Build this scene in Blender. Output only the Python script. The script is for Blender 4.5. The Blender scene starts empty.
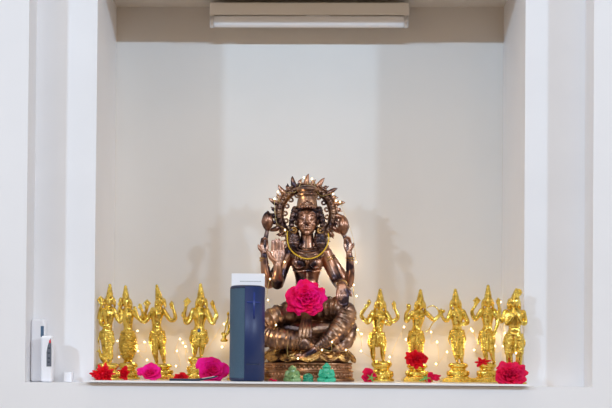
import bpy, bmesh, math, random
from mathutils import Vector, Matrix, noise
from math import pi, sin, cos, radians as Rd

SC = bpy.context.scene
COL = SC.collection
random.seed(7)

# ---------------------------------------------------------------- camera
F, CX, CY = 1250.0, 260.36, 348.74
CAM = Vector((0, -2.3, .03))
_y, _p, _r = .02733, .01502, .00879
_fw = Vector((-sin(_y)*cos(_p), cos(_y)*cos(_p), sin(_p)))
_rt = Vector((cos(_y), sin(_y), 0))
_up = _rt.cross(_fw)
RT = _rt*cos(_r) + _up*sin(_r)
UP = _up*cos(_r) - _rt*sin(_r)
FW = _fw
cam = bpy.data.cameras.new('camera'); co = bpy.data.objects.new('camera', cam); COL.objects.link(co)
cam.sensor_fit = 'HORIZONTAL'; cam.sensor_width = 36; cam.lens = F/612*36
cam.shift_x = (306-CX)/612; cam.shift_y = (CY-204)/612
cam.clip_start = .05; cam.clip_end = 50
co.matrix_world = Matrix(((RT.x, UP.x, -FW.x, CAM.x), (RT.y, UP.y, -FW.y, CAM.y), (RT.z, UP.z, -FW.z, CAM.z), (0, 0, 0, 1)))
SC.camera = co

def at(px, py, Y):
    """world point of depth Y that was measured at (px, py) on the photograph"""
    d = RT*((px-CX)/F) + UP*((CY-py)/F) + FW
    return CAM + d*((Y-CAM.y)/d.y)

# ---------------------------------------------------------------- light and exposure
SC.view_settings.view_transform = 'Standard'; SC.view_settings.look = 'None'
SC.view_settings.gamma = 1; SC.view_settings.use_curve_mapping = False
SC.view_settings.exposure = 0.04
W = bpy.data.worlds.new('world'); SC.world = W; W.use_nodes = True
wn, wl = W.node_tree.nodes, W.node_tree.links
bg = wn['Background']; bg.inputs['Strength'].default_value = .93
tc = wn.new('ShaderNodeTexCoord'); nz = wn.new('ShaderNodeTexNoise'); nz.inputs['Scale'].default_value = 2.2
nz.inputs['Detail'].default_value = 2
rp = wn.new('ShaderNodeValToRGB')
rp.color_ramp.elements[0].position = .48; rp.color_ramp.elements[0].color = (.03, .022, .018, 1)
rp.color_ramp.elements[1].position = .57; rp.color_ramp.elements[1].color = (1.75, 1.42, 1.10, 1)
wl.new(tc.outputs['Generated'], nz.inputs['Vector']); wl.new(nz.outputs['Fac'], rp.inputs['Fac']); wl.new(rp.outputs['Color'], bg.inputs['Color'])

def area(name, loc, target, sx, sy, power, col):
    l = bpy.data.lights.new(name, 'AREA'); l.shape = 'RECTANGLE'; l.size = sx; l.size_y = sy; l.energy = power; l.color = col
    o = bpy.data.objects.new(name, l); COL.objects.link(o); o.location = loc
    o.rotation_euler = (Vector(target)-Vector(loc)).to_track_quat('-Z', 'Y').to_euler()
    return o
area('room_tube_light', (.0, -3.6, 1.836), (0, 0, .4), 1.2, .04, 40, (.54, .76, 1.0))
area('side_tube_light', (-2.9, -2.8, 1.60), (0, 0, .4), .16, .06, 48, (.54, .76, 1.0))
area('side_tube_light', (3.35, -2.8, 1.60), (0, 0, .4), .16, .06, 55, (.54, .76, 1.0))

# ---------------------------------------------------------------- materials
def mat(name, col, rough=.5, metal=0, col2=None, nscale=60, bump=0, bscale=300, emit=None, estr=0, coat=0, sss=0, spec=None, lo=.4, hi=.6, detail=3, wave=None):
    m = bpy.data.materials.new(name); m.use_nodes = True
    n, l = m.node_tree.nodes, m.node_tree.links
    b = n['Principled BSDF']
    b.inputs['Base Color'].default_value = (*col, 1); b.inputs['Roughness'].default_value = rough; b.inputs['Metallic'].default_value = metal
    t = n.new('ShaderNodeTexCoord')
    if col2:
        z = n.new('ShaderNodeTexNoise'); z.inputs['Scale'].default_value = nscale; z.inputs['Detail'].default_value = detail
        r = n.new('ShaderNodeValToRGB'); e = r.color_ramp.elements
        e[0].position = lo; e[0].color = (*col, 1); e[1].position = hi; e[1].color = (*col2, 1)
        l.new(t.outputs['Object'], z.inputs['Vector']); l.new(z.outputs['Fac'], r.inputs['Fac']); l.new(r.outputs['Color'], b.inputs['Base Color'])
    if bump:
        z = n.new('ShaderNodeTexNoise'); z.inputs['Scale'].default_value = bscale; z.inputs['Detail'].default_value = 2
        bp = n.new('ShaderNodeBump'); bp.inputs['Strength'].default_value = bump; bp.inputs['Distance'].default_value = .002
        l.new(t.outputs['Object'], z.inputs['Vector']); l.new(z.outputs['Fac'], bp.inputs['Height']); l.new(bp.outputs['Normal'], b.inputs['Normal'])
    if wave:
        z = n.new('ShaderNodeTexWave'); z.inputs['Scale'].default_value = wave; z.inputs['Distortion'].default_value = 1
        bp = n.new('ShaderNodeBump'); bp.inputs['Strength'].default_value = .5; bp.inputs['Distance'].default_value = .001
        l.new(t.outputs['Object'], z.inputs['Vector']); l.new(z.outputs['Fac'], bp.inputs['Height']); l.new(bp.outputs['Normal'], b.inputs['Normal'])
    if emit: b.inputs['Emission Color'].default_value = (*emit, 1); b.inputs['Emission Strength'].default_value = estr
    if coat: b.inputs['Coat Weight'].default_value = coat
    if sss: b.inputs['Subsurface Weight'].default_value = sss; b.inputs['Subsurface Radius'].default_value = (.004, .002, .002)
    if spec is not None: b.inputs['Specular IOR Level'].default_value = spec
    return m
M = dict(
    paint=mat('wall_paint', (.80, .79, .80), .55, col2=(.82, .81, .82), nscale=6, bump=.03, bscale=60),
    niche=mat('niche_paint', (.71, .665, .615), .38, col2=(.69, .645, .595), nscale=5, bump=.02, bscale=40),
    floor=mat('floor_wood', (.16, .10, .06), .4, col2=(.22, .14, .08), nscale=8),
    slab=mat('slab_white', (.90, .90, .91), .2, col2=(.87, .87, .89), nscale=20),
    brass=mat('polished_brass', (.90, .67, .15), .17, 1, col2=(.60, .40, .05), nscale=90, bump=.4, bscale=260, lo=.48, hi=.66),
    brass_d=mat('tarnished_brass', (.85, .61, .12), .22, 1, col2=(.26, .16, .02), nscale=150, bump=1, bscale=450, lo=.5, hi=.78),
    bronze=mat('dark_bronze', (.09, .055, .055), .36, 1, col2=(.50, .29, .17), nscale=45, bump=.1, bscale=260, lo=.34, hi=.70),
    bronze_g=mat('gold_tinted_bronze', (.62, .36, .12), .3, 1, col2=(.16, .08, .04), nscale=70, bump=.4, bscale=300),  # gold light of the string lights on the lotus petals is put into this colour
    bronze_s=mat('skin_bronze', (.46, .25, .17), .29, 1, col2=(.05, .035, .045), nscale=30, bump=.12, bscale=220, lo=.50, hi=.62),
    copper=mat('worn_copper', (.46, .25, .14), .34, 1, col2=(.22, .11, .06), nscale=50, bump=.15, bscale=200),
    hair=mat('blackened_bronze', (.05, .04, .05), .3, 1, col2=(.22, .14, .12), nscale=120, bump=.6, bscale=500),
    pink=mat('magenta_petal', (.90, .006, .30), .6, col2=(.70, .002, .10), nscale=38, spec=.15),
    rose=mat('hot_pink_petal', (.84, .002, .09), .6, col2=(.88, .006, .22), nscale=45, spec=.15),
    red=mat('red_petal', (.80, .004, .012), .5, col2=(.62, .002, .02), nscale=80, spec=.15),
    crim=mat('crimson_petal', (.78, .006, .06), .5, col2=(.62, .004, .07), nscale=70, spec=.15),
    green=mat('green_stem', (.12, .30, .05), .5, col2=(.2, .4, .08), nscale=80),
    jade=mat('green_jade', (.02, .36, .20), .25, col2=(.03, .46, .28), nscale=60, sss=.1, coat=.4),
    jade_d=mat('deep_green_jade', (.008, .20, .11), .25, col2=(.01, .26, .15), nscale=60, sss=.1, coat=.4),
    jade_o=mat('olive_jade', (.13, .26, .08), .3, col2=(.25, .40, .18), nscale=90, sss=.1, coat=.4),
    slate=mat('slate_fabric', (.045, .095, .15), .75, col2=(.06, .115, .175), nscale=900, bump=.5, bscale=1500),
    navy=mat('navy_rubber', (.012, .03, .12), .42, bump=.05, bscale=400),
    navyd=mat('dark_navy_rubber', (.008, .02, .065), .35),
    blue=mat('bright_blue_rubber', (.012, .035, .22), .4),
    plastic=mat('white_plastic', (.86, .86, .90), .3),
    dark=mat('dark_plastic', (.05, .06, .08), .4),
    grey=mat('grey_panel', (.13, .14, .17), .4),
    lcd=mat('blue_grey_lcd', (.10, .17, .27), .2),
    redp=mat('red_button', (.7, .03, .05), .4),
    ink=mat('navy_ink_metal', (.015, .022, .05), .35),
    text=mat('grey_print', (.35, .35, .37), .6),
    batten=mat('cream_batten', (.92, .89, .84), .5),
    tube=mat('white_glass_tube', (.93, .94, .97), .25),
    tin=mat('tube_end_metal', (.7, .7, .72), .3, 1),
    gem=mat('blue_grey_gem', (.06, .10, .16), .2),
    wire=mat('golden_wire', (.75, .55, .20), .35, .6),
    ywire=mat('yellow_beads', (.80, .50, .02), .4),
    bulb=mat('warm_bulb', (1, .8, .5), .4, emit=(1, .74, .36), estr=7),
)

# ---------------------------------------------------------------- helpers
def link(name, me, m, parent=None, smooth=True):
    o = bpy.data.objects.new(name, me); COL.objects.link(o)
    if m is not None: me.materials.clear(); me.materials.append(M[m])
    if smooth:
        for p in me.polygons: p.use_smooth = True
    if parent is not None:
        w = parent
        off = Vector((0, 0, 0))
        while w is not None: off += w.location; w = w.parent
        me.transform(Matrix.Translation(-off)); o.parent = parent
    return o
def obj(name, bm, m, parent=None, smooth=True):
    me = bpy.data.meshes.new(name); bmesh.ops.recalc_face_normals(bm, faces=bm.faces[:]); bm.to_mesh(me); bm.free()
    return link(name, me, m, parent, smooth)
def thing(name, label, cat, loc, group=None):
    o = bpy.data.objects.new(name, None); COL.objects.link(o); o.location = loc; o.empty_display_size = .02
    return tag(o, label, cat, group)
def tag(o, label, cat, group=None):
    o['label'] = label; o['category'] = cat
    if group: o['group'] = group
    return o
def origin(o, loc):
    """move a top-level mesh's origin to its base"""
    o.data.transform(Matrix.Translation(-Vector(loc))); o.location = loc; return o
def box(bm, x0, x1, y0, y1, z0, z1, bev=0, seg=2):
    r = bmesh.ops.create_cube(bm, size=1)
    vs = r['verts']
    bmesh.ops.scale(bm, vec=(x1-x0, y1-y0, z1-z0), verts=vs)
    bmesh.ops.translate(bm, vec=((x0+x1)/2, (y0+y1)/2, (z0+z1)/2), verts=vs)
    if bev: bmesh.ops.bevel(bm, geom=list({e for v in vs for e in v.link_edges}), offset=bev, segments=seg, profile=.5, affect='EDGES')
    return bm
def boxo(name, m, b, parent=None, bev=0, seg=2):
    return obj(name, box(bmesh.new(), *b, bev, seg), m, parent, smooth=False)
def frame(d):
    d = d.normalized(); a = Vector((0, 0, 1)) if abs(d.z) < .9 else Vector((0, 1, 0))
    u = d.cross(a).normalized(); return u, d.cross(u)
def rings(bm, rr, n=14):
    """closed loft: rr = list of (centre, u, v) ; ends capped"""
    prev = None
    for c, u, v in rr:
        ring = [bm.verts.new(c + u*cos(2*pi*k/n) + v*sin(2*pi*k/n)) for k in range(n)]
        if prev:
            for k in range(n): bm.faces.new((prev[k], prev[(k+1) % n], ring[(k+1) % n], ring[k]))
        else: bm.faces.new(ring)
        prev = ring
    bm.faces.new(prev[::-1])
def cap(bm, a, ra, b, rb, n=14):
    d = b-a
    if d.length < 1e-6: return ell(bm, a, ra, ra, ra)
    u, v = frame(d); d = d.normalized(); rr = []
    for k in range(1, 5): t = pi/2*k/4; rr.append((a-d*ra*cos(t), u*ra*sin(t), v*ra*sin(t)))
    for k in range(4, 0, -1): t = pi/2*k/4; rr.append((b+d*rb*cos(t), u*rb*sin(t), v*rb*sin(t)))
    rings(bm, rr, n)
def ell(bm, c, rx, ry, rz, n=16, rot=None):
    rr = []
    q = rot or Matrix.Identity(3)
    for k in range(1, 12):
        t = pi*k/12
        rr.append((c + q @ Vector((0, 0, -rz*cos(t))), q @ Vector((rx*sin(t), 0, 0)), q @ Vector((0, ry*sin(t), 0))))
    rings(bm, rr, n)
def spline(pts, sub=8):
    out = []
    P = [pts[0]] + list(pts) + [pts[-1]]
    for i in range(1, len(P)-2):
        for k in range(sub):
            t = k/sub; a, b, c, d = P[i-1], P[i], P[i+1], P[i+2]
            out.append(tuple(.5*((2*b[j]) + (c[j]-a[j])*t + (2*a[j]-5*b[j]+4*c[j]-d[j])*t*t + (-a[j]+3*b[j]-3*c[j]+d[j])*t**3) for j in range(len(a))))
    out.append(tuple(P[-2])); return out
def sweep(bm, pts, n=12, ripple=0, freq=0, flat=1.0, taper=True):
    """pts: (x,y,z,r) world; smooth closed tube with optional cross folds"""
    P = [Vector(p[:3]) for p in pts]; s = 0; rr = []
    u0 = None
    for i, p in enumerate(P):
        d = (P[min(i+1, len(P)-1)] - P[max(i-1, 0)]).normalized()
        if u0 is None: u0, _ = frame(d)
        u = (u0 - d*u0.dot(d)).normalized(); v = d.cross(u); u0 = u
        if i: s += (p-P[i-1]).length
        r = pts[i][3] * (1 + ripple*sin(s*freq))
        if taper and i == 0: rr.append((p-d*r*.7, u*r*.5, v*r*.5*flat))
        rr.append((p, u*r, v*r*flat))
        if taper and i == len(P)-1: rr.append((p+d*r*.7, u*r*.5, v*r*.5*flat))
    rings(bm, rr, n)
def torus(bm, c, R_, r, rot=None, sx=1, sy=1, n=28, k=8):
    q = rot or Matrix.Identity(3); g = []
    for i in range(n):
        a = 2*pi*i/n; row = []
        for j in range(k):
            b = 2*pi*j/k; rr = R_+r*cos(b)
            row.append(bm.verts.new(c + q @ Vector((rr*cos(a)*sx, rr*sin(a)*sy, r*sin(b)))))
        g.append(row)
    for i in range(n):
        for j in range(k):
            bm.faces.new((g[i][j], g[(i+1) % n][j], g[(i+1) % n][(j+1) % k], g[i][(j+1) % k]))
def lathe(bm, c, prof, sy=1, n=40, sx=1, rib=0, nrib=0):
    """prof: list (r, z) bottom to top"""
    prev = None
    for r, z in prof:
        ring = []
        for k in range(n):
            a = 2*pi*k/n; q = r*(1 + rib*cos(a*nrib))
            ring.append(bm.verts.new(c + Vector((q*sx*cos(a), q*sy*sin(a), z))))
        if prev:
            for k in range(n): bm.faces.new((prev[k], prev[(k+1) % n], ring[(k+1) % n], ring[k]))
        else: bm.faces.new(ring[::-1])
        prev = ring
    bm.faces.new(prev)
def fuse(name, bm, m, parent, vox=.001, smooth=4, fac=.5):
    """weld overlapping closed shapes into ONE continuous surface"""
    bmesh.ops.recalc_face_normals(bm, faces=bm.faces[:])
    me = bpy.data.meshes.new('tmp'); bm.to_mesh(me); bm.free()
    o = bpy.data.objects.new('tmp', me); COL.objects.link(o)
    r = o.modifiers.new('r', 'REMESH'); r.mode = 'VOXEL'; r.voxel_size = vox; r.use_smooth_shade = True
    if smooth: s = o.modifiers.new('s', 'SMOOTH'); s.factor = fac; s.iterations = smooth
    dg = bpy.context.evaluated_depsgraph_get(); dg.update()
    new = bpy.data.meshes.new_from_object(o.evaluated_get(dg)); new.name = name
    bpy.data.objects.remove(o); bpy.data.meshes.remove(me)
    return link(name, new, m, parent)
class Fig:
    """joints are measured in photo pixels on the figure's own depth plane; w = pixels behind (+) or before (-) it"""
    def __init__(s, Y0): s.Y0 = Y0; s.k = (Y0+2.3)/F
    def p(s, x, y, w=0):
        v = at(x, y, s.Y0); return Vector((v.x, s.Y0 + w*s.k, v.z))
    def limb(s, bm, pts, **kw):
        q = [(*s.p(a[0], a[1], a[2]), a[3]*s.k) for a in pts]
        sweep(bm, spline(q, 8), **kw)
    def e(s, bm, x, y, w, rx, ry, rz, rot=None): ell(bm, s.p(x, y, w), rx*s.k, ry*s.k, rz*s.k, rot=rot)
def S_(o): o['kind'] = 'structure'; return o

# ---------------------------------------------------------------- setting
XL, XR, WL, WR, DN, DW = -.3703, .4194, -.4836, .5287, .244, .066
ZC = .767      # niche ceiling
ZT = .0045     # slab top
S_(boxo('wall_left', 'paint', (-2.6, WL, -DW, .5, -1.05, 1.9)))
S_(boxo('wall_right', 'paint', (WR, 2.6, -DW, .5, -1.05, 1.9)))
S_(boxo('wall_below', 'paint', (WL, WR, -DW, .5, -1.05, 0)))
S_(boxo('wall_above', 'paint', (WL, WR, -DW, .5, 1.05, 1.9)))
S_(boxo('wall_recess_left', 'paint', (WL, XL, 0, .5, 0, 1.05)))
S_(boxo('wall_recess_right', 'paint', (XR, WR, 0, .5, 0, 1.05)))
S_(boxo('wall_header', 'niche', (XL, XR, 0, .5, ZC, 1.05)))
S_(boxo('wall_back', 'niche', (XL, XR, DN, .5, 0, ZC)))
S_(boxo('floor', 'floor', (-2.6, 2.6, -4.2, .5, -1.15, -1.05)))
sx0 = at(86, 383, -.074).x; sx1 = at(529, 386, -.074).x
bm = bmesh.new(); box(bm, XL+.0005, XR-.0005, 0, DN-.0005, 0, ZT); box(bm, sx0, sx1, -.078, 0, .0010, ZT, .0003)
o = obj('shelf_slab', bm, 'slab', None, False); tag(o, 'thin white polished slab lining the niche ledge', 'shelf')

# ---------------------------------------------------------------- tube light under the niche ceiling
F0 = Fig(.185)
a, b = F0.p(210, 3), F0.p(409, 4)
t = thing('tube_light', 'unlit white tube light on a cream batten high inside the niche', 'light fixture', ((a.x+b.x)/2, DN-.001, F0.p(300, 10).z))
zt, zm, zb = F0.p(309, 3.5).z, F0.p(309, 16).z, F0.p(309, 28).z
boxo('batten', 'batten', (a.x, b.x, .177, DN-.0006, zm, zt), t, .002)
tb = bmesh.new(); r = (zm-zb)/2; zz = (zm+zb)/2; yy = .184
x0, x1 = at(212, 20, .185).x, at(406, 22, .185).x
sweep(tb, [(x0+(x1-x0)*i/10, yy, zz, r*.93) for i in range(11)], n=24, taper=False); obj('glass_tube', tb, 'tube', t)
for xx in (x0, x1):
    bm = bmesh.new(); sweep(bm, [(xx-.004, yy, zz, r), (xx+.004, yy, zz, r)], n=24, taper=False); e = obj('end_cap', bm, 'tin', t)
    boxo('lamp_holder', 'batten', (xx-.004, xx+.004, yy-.005, yy+.02, zz, zm+.002), t, .0005)
boxo('rating_sticker', 'plastic', (at(306, 17, .185).x, at(330, 17, .185).x, yy-.004, yy+.001, zm-.0035, zm+.0015), t)

# ---------------------------------------------------------------- brass deities
def pedestal(f, root, x, ybot, ytop, rw, square=0, plinth=3.2):
    c = f.p(x, ybot, 0); c.z = ZT; k = f.k; ztop = f.p(x, ytop).z
    h = ztop-ZT; z0 = ZT
    if square:
        hp = plinth*k; bm = bmesh.new()
        box(bm, c.x-square*k, c.x+square*k, f.Y0-rw*1.05*k, f.Y0+rw*1.05*k, ZT, ZT+hp, .0008)
        box(bm, c.x-square*.9*k, c.x+square*.9*k, f.Y0-rw*.98*k, f.Y0+rw*.98*k, ZT+hp*.7, ZT+hp*1.35, .0006)
        obj('plinth', bm, 'brass', root, False); z0 = ZT+hp; h = ztop-z0
    R = rw*k
    prof = [(0.2, 0), (1, 0), (1.02, .06), (1, .12), (.86, .17), (.82, .24), (.9, .30), (.93, .38), (.86, .48), (.68, .56), (.62, .62), (.68, .68), (.80, .76), (.84, .84), (.80, .92), (.72, .96), (.70, 1.0), (.2, 1.0)]
    bm = bmesh.new(); lathe(bm, Vector((c.x, f.Y0, z0)), [(a*R, b*h) for a, b in prof], n=48)
    obj('pedestal', bm, 'brass', root)
    # ring of lotus petals carved round the waist
    bm = bmesh.new()
    for i in range(14):
        a = 2*pi*i/14
        ell(bm, Vector((c.x+R*.86*cos(a), f.Y0+R*.86*sin(a), z0+h*.36)), R*.16, R*.1, h*.16, n=8, rot=Matrix.Rotation(a+pi/2, 3, 'Z'))
    obj('lotus_ring', bm, 'brass', root)

def crown(f, root, hx, ytop, ybase, w, rx=0, lean=0):
    k = f.k; zt_, zb_ = f.p(hx, ytop).z, f.p(hx, ybase).z; h = zt_-zb_
    prof = [(.3, 0), (1.05, 0), (1.16, .06), (1.05, .12), (.90, .16), (1.0, .22), (.98, .32), (.74, .38), (.84, .44), (.76, .54), (.56, .58), (.66, .66), (.60, .74), (.36, .79), (.50, .85), (.42, .93), (.18, .97), (.06, 1)]
    bm = bmesh.new(); lathe(bm, Vector((0, 0, 0)), [(a*w*k, b*h) for a, b in prof], n=28, rib=.05, nrib=8)
    # front jewel
    ell(bm, Vector((0, -w*k*.98, h*.18)), w*.28*k, w*.2*k, h*.14, n=8)
    c = f.p(hx, ybase, rx)
    bmesh.ops.transform(bm, matrix=Matrix.Translation(c) @ Matrix.Rotation(lean, 4, 'Y'), verts=bm.verts[:])
    obj('crown', bm, 'brass_d', root)

def hand(f, bm, x, y, w, ang, r=1.15, L=4.2, curl=0):
    """palm plus five short fingers; ang = direction of the fingers on the picture plane"""
    dx, dy = cos(ang), -sin(ang); nx, ny = -dy, dx
    f.e(bm, x, y, w, 1.5*r, 1.0*r, 1.5*r)
    f.limb(bm, [(x, y, w, 1.45*r), (x+dx*1.8*r, y+dy*1.8*r, w, 1.5*r)], n=10)
    for i, (o_, l_) in enumerate(((-1.25, .82), (-.42, 1.0), (.42, .95), (1.25, .75))):
        px, py = x+dx*1.8*r+nx*o_*r, y+dy*1.8*r+ny*o_*r
        f.limb(bm, [(px, py, w, .48*r), (px+dx*L*.4*l_*r, py+dy*L*.4*l_*r, w-.3*curl, .44*r), (px+dx*L*.75*l_*r, py+dy*L*.75*l_*r, w-1.2*curl, .36*r)], n=8)
    f.limb(bm, [(x-nx*.8*r, y-ny*.8*r, w-.3, .55*r), (x-nx*2.0*r+dx*1.2*r, y-ny*2.0*r+dy*1.2*r, w-.8, .5*r), (x-nx*2.1*r+dx*2.6*r, y-ny*2.1*r+dy*2.6*r, w-1, .4*r)], n=8)

def deity(label, Y0, D):
    f = Fig(Y0); k = f.k; hx, hy = D['head']; hr = D.get('hr', 4.3)*1.12
    base = f.p(D['ped'][0], 380); root = thing('deity_statue', label, 'statue', (base.x, Y0, ZT), 'small brass deity statues')
    pedestal(f, root, D['ped'][0], 382, D['ped'][1], D['ped'][2], D.get('square', 0))
    b = bmesh.new()
    # head with brow, nose, lips, chin, ears
    f.e(b, hx, hy, 0, hr*.92, hr*.98, hr*1.15)
    f.e(b, hx, hy+hr*.55, -hr*.35, hr*.55, hr*.55, hr*.55)
    f.limb(b, [(hx, hy-hr*.25, -hr*.9, hr*.12), (hx, hy+hr*.22, -hr*1.1, hr*.19)], n=8)
    f.e(b, hx, hy+hr*.5, -hr*.88, hr*.3, hr*.16, hr*.11)
    for s in (-1, 1):
        f.e(b, hx+s*hr*.36, hy-hr*.08, -hr*.82, hr*.2, hr*.13, hr*.13)
        f.limb(b, [(hx+s*hr*.12, hy-hr*.3, -hr*.9, hr*.08), (hx+s*hr*.6, hy-hr*.3, -hr*.75, hr*.08)], n=6)
        f.e(b, hx+s*hr*.95, hy+hr*.1, 0, hr*.16, hr*.25, hr*.45)
        f.e(b, hx+s*hr*1.0, hy+hr*.75, 0, hr*.3, hr*.3, hr*.34)
        f.limb(b, [(hx+s*hr*.8, hy-hr*.5, hr*.3, hr*.3), (hx+s*hr*1.0, hy+hr*.3, hr*.4, hr*.34), (hx+s*hr*1.05, hy+hr*1.2, hr*.3, hr*.3)], n=10)
    nx, ny = D['neck']; cx, cy = D['chest']; wx, wy = D['waist']; px, py = D['hip']; cw = D.get('cw', 6.2)*1.08
    f.limb(b, [(hx, hy+hr*.6, 0, hr*.5), (nx, ny, 0, hr*.55)], n=12)
    f.limb(b, [(nx, ny+1, 0, cw*.6), (cx, cy, 0, cw), (wx, wy, 0, cw*.68), (px, py, 0, cw*.98)], n=18, flat=.85)
    if D.get('female'):
        for s in (-1, 1): f.e(b, cx+s*cw*.48, cy, -cw*.75, cw*.42, cw*.42, cw*.42)
    f.e(b, wx, wy+2, -cw*.28, cw*.62, cw*.55, cw*.5)
    for (kx, ky, kw, fx, fy, fw) in D['legs']:
        hx2 = px + (-1 if kx < px else 1)*cw*.42
        f.limb(b, [(hx2, py, 0, cw*.62), (kx, ky, kw, cw*.42), ((kx+fx)/2, (ky+fy)/2, (kw+fw)/2+.5, cw*.38), (fx, fy-1.5, fw, cw*.24)], n=14)
        f.limb(b, [(fx, fy-1.2, fw+.8, 1.5), (fx, fy-.9, fw-3.4, 1.35), (fx+(1 if kx > px else -1)*.6, fy-.6, fw-5.6, 1.0)], n=10)
    for arm in D['arms']:
        f.limb(b, [(*q[:3], q[3]*1.12) for q in arm['p']], n=12)
        q = arm['p'][-1]; hand(f, b, q[0], q[1], q[2], arm.get('ang', pi/2), arm.get('hs', 1.02), curl=arm.get('curl', .4))
    # sacred thread and sashes are cast with the body
    f.limb(b, [(cx-cw*.7, cy-4, -cw*.55, .45), (cx, cy+1, -cw*1.02, .45), (wx+cw*.4, wy+1, -cw*.72, .45), (px+cw*.2, py, -cw*1.0, .45)], n=6)
    fuse('body', b, 'brass', root, .0008, 2)
    # garment: wrap with cast folds
    g = bmesh.new(); gl = D.get('garment', .55)
    for (kx, ky, kw, fx, fy, fw) in D['legs']:
        hx2 = px + (-1 if kx < px else 1)*cw*.40
        ex, ey, ew = kx+(fx-kx)*gl, ky+(fy-ky)*gl, kw+(fw-kw)*gl
        f.limb(g, [(hx2, py-2, 0, cw*.70), ((hx2+kx)/2, (py+ky)/2, kw/2, cw*.66), (kx, ky, kw, cw*.54), (ex, ey, ew, cw*.46)], n=18, ripple=.07, freq=2*pi/(2.6*k), taper=False)
    # centre pleat
    f.limb(g, [(px, py, -cw*.8, 1.0), (px, (py+D['legs'][0][1])/2+2, -cw*.85, 1.4), (px, D['legs'][0][1]+6*gl, -cw*.6, 1.7)], n=8, ripple=.15, freq=2*pi/(1.8*k))
    if D.get('skirt'):
        q = D['skirt']; f.limb(g, [(px, py-2, 0, cw*.9), (px, py+5, 0, q*1.0), (px, py+14, 0, q*1.12), (px, py+22, 0, q*.85), (px, py+26, 0, q*.6)], n=40, ripple=.06, freq=2*pi/(3.2*k))
        for i in range(7):
            for j in range(-2, 3): f.e(g, px+j*q*.38+(i % 2)*q*.19, py+2+i*3.2, -q*(1.0-.13*abs(j)**1.6), 1.15, 1.0, 1.15)
    for s in (-1, 1):   # side knots of the sash
        f.e(g, px+s*cw*1.0, py+1, -.5, 1.5, 1.5, 1.7); f.limb(g, [(px+s*cw*1.0, py+1, -.5, 1.0), (px+s*cw*1.25, py+7, -.5, .9), (px+s*cw*1.1, py+12, -.5, .6)], n=8)
    fuse('garment', g, 'brass_d', root, .0008, 1)
    j = bmesh.new(); torus(j, f.p(px, py-1.5), cw*.92*k, .75*k, sy=1.0, n=32, k=6)
    ell(j, f.p(px, py-1.5, -cw*1.0), 1.3*k, .8*k, 1.3*k, n=8)
    obj('belt', j, 'brass', root)
    j = bmesh.new(); tilt = Matrix.Rotation(Rd(28), 3, 'X')
    for rr, dy in ((.62, 1.0), (.82, 2.2)): torus(j, f.p(nx, ny+dy, -.8), cw*rr*k, .5*k, rot=tilt, n=30, k=6)
    obj('necklace', j, 'brass_d', root)
    crown(f, root, D['ctop'][0]*.35+hx*.65, D['ctop'][1], hy-hr*.68, hr*.70, 0, (D['ctop'][0]-hx)*k/((hy-D['ctop'][1])*k)*.8)
    for arm in D['arms']:
        a0, a1 = arm['p'][0], arm['p'][1]; mid = [(a0[i]+a1[i])/2 for i in range(4)]
        j = bmesh.new(); d = (f.p(*a1[:3])-f.p(*a0[:3])).to_track_quat('Z', 'Y').to_matrix()
        torus(j, f.p(*mid[:3]), mid[3]*1.05*k, .5*k, rot=d, n=18, k=6); obj('armlet', j, 'brass_d', root)
        at_ = arm.get('att'); q = arm['p'][-1]
        if at_:
            ax, ay, aw = arm.get('apos', (q[0], q[1]-5, q[2]))
            j = bmesh.new()
            if at_ == 'discus':
                rot = Matrix.Rotation(pi/2, 3, 'X') @ Matrix.Rotation(arm.get('turn', .3), 3, 'Y')
                torus(j, f.p(ax, ay, aw), 2.5*k, .75*k, rot=rot, n=22, k=6); ell(j, f.p(ax, ay, aw), 1.8*k, .8*k, 1.8*k, n=10)
                for s in range(4):
                    an = s*pi/2; ell(j, f.p(ax+cos(an)*3.3, ay+sin(an)*3.3, aw), .8*k, .6*k, .8*k, n=6)
            elif at_ == 'conch':
                f.limb(j, [(ax, ay+3, aw, .6), (ax, ay+1.2, aw, 2.1), (ax+.3, ay-.5, aw, 2.3), (ax+.2, ay-2, aw, 1.2), (ax, ay-3, aw, .4)], n=10, ripple=.12, freq=2*pi/(1.3*k))
            elif at_ == 'bud':
                f.limb(j, [(ax, ay+3, aw, .5), (ax, ay+1, aw, 1.8), (ax, ay-1, aw, 2.0), (ax, ay-3, aw, .4)], n=10)
            elif at_ == 'staff':
                f.limb(j, [(ax, ay+14, aw, .6), (ax, ay, aw, .7), (ax, ay-3, aw, 1.4), (ax, ay-5, aw, .4)], n=8)
            elif at_ == 'bow':
                pts = arm['bow']; f.limb(j, pts, n=8)
            obj({'discus': 'discus', 'conch': 'conch', 'bud': 'lotus_bud', 'staff': 'staff', 'bow': 'bow'}[at_], j, 'brass', root)
    return f, root

YG = .188
def A_(pts, **kw): return dict(p=pts, **kw)
# 1 far left, slim, beast at its feet
f, r_ = deity('slender brass deity statue at the far left edge, small curled ornament beside its feet', .03, dict(
    head=(109.5, 300.5), hr=4.2, ctop=(109.8, 283.5), neck=(109, 306.5), chest=(108.5, 314), waist=(108, 325), hip=(106.5, 333), cw=5.8, ped=(108, 363, 13),
    legs=[(105, 346, -1, 106, 363, -1), (110, 346, -1, 110.5, 363, -1)], garment=.8,
    arms=[A_([(104, 309.5, 0, 2.3), (99.5, 319, 0, 2.0), (100.5, 311, -1, 1.7), (102, 305, -1.5, 1.3)], ang=pi/2, att='discus', apos=(101, 300, -1.5)),
          A_([(114, 309.5, 0, 2.3), (118, 319, -1, 2.0), (121, 322, -3, 1.7), (122, 316, -3, 1.3)], ang=pi/2),
          A_([(104, 311, -1, 2.2), (101, 322, -2, 2.0), (105, 327, -6, 1.6)], ang=0.3)]))
b = bmesh.new()
f.limb(b, [(101, 351, -2, .5), (100.5, 353, -2, 1.4), (101.5, 356, -2, 2.4), (104, 360, -1, 2.8), (106, 363, 0, 2.0)], n=12)
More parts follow.
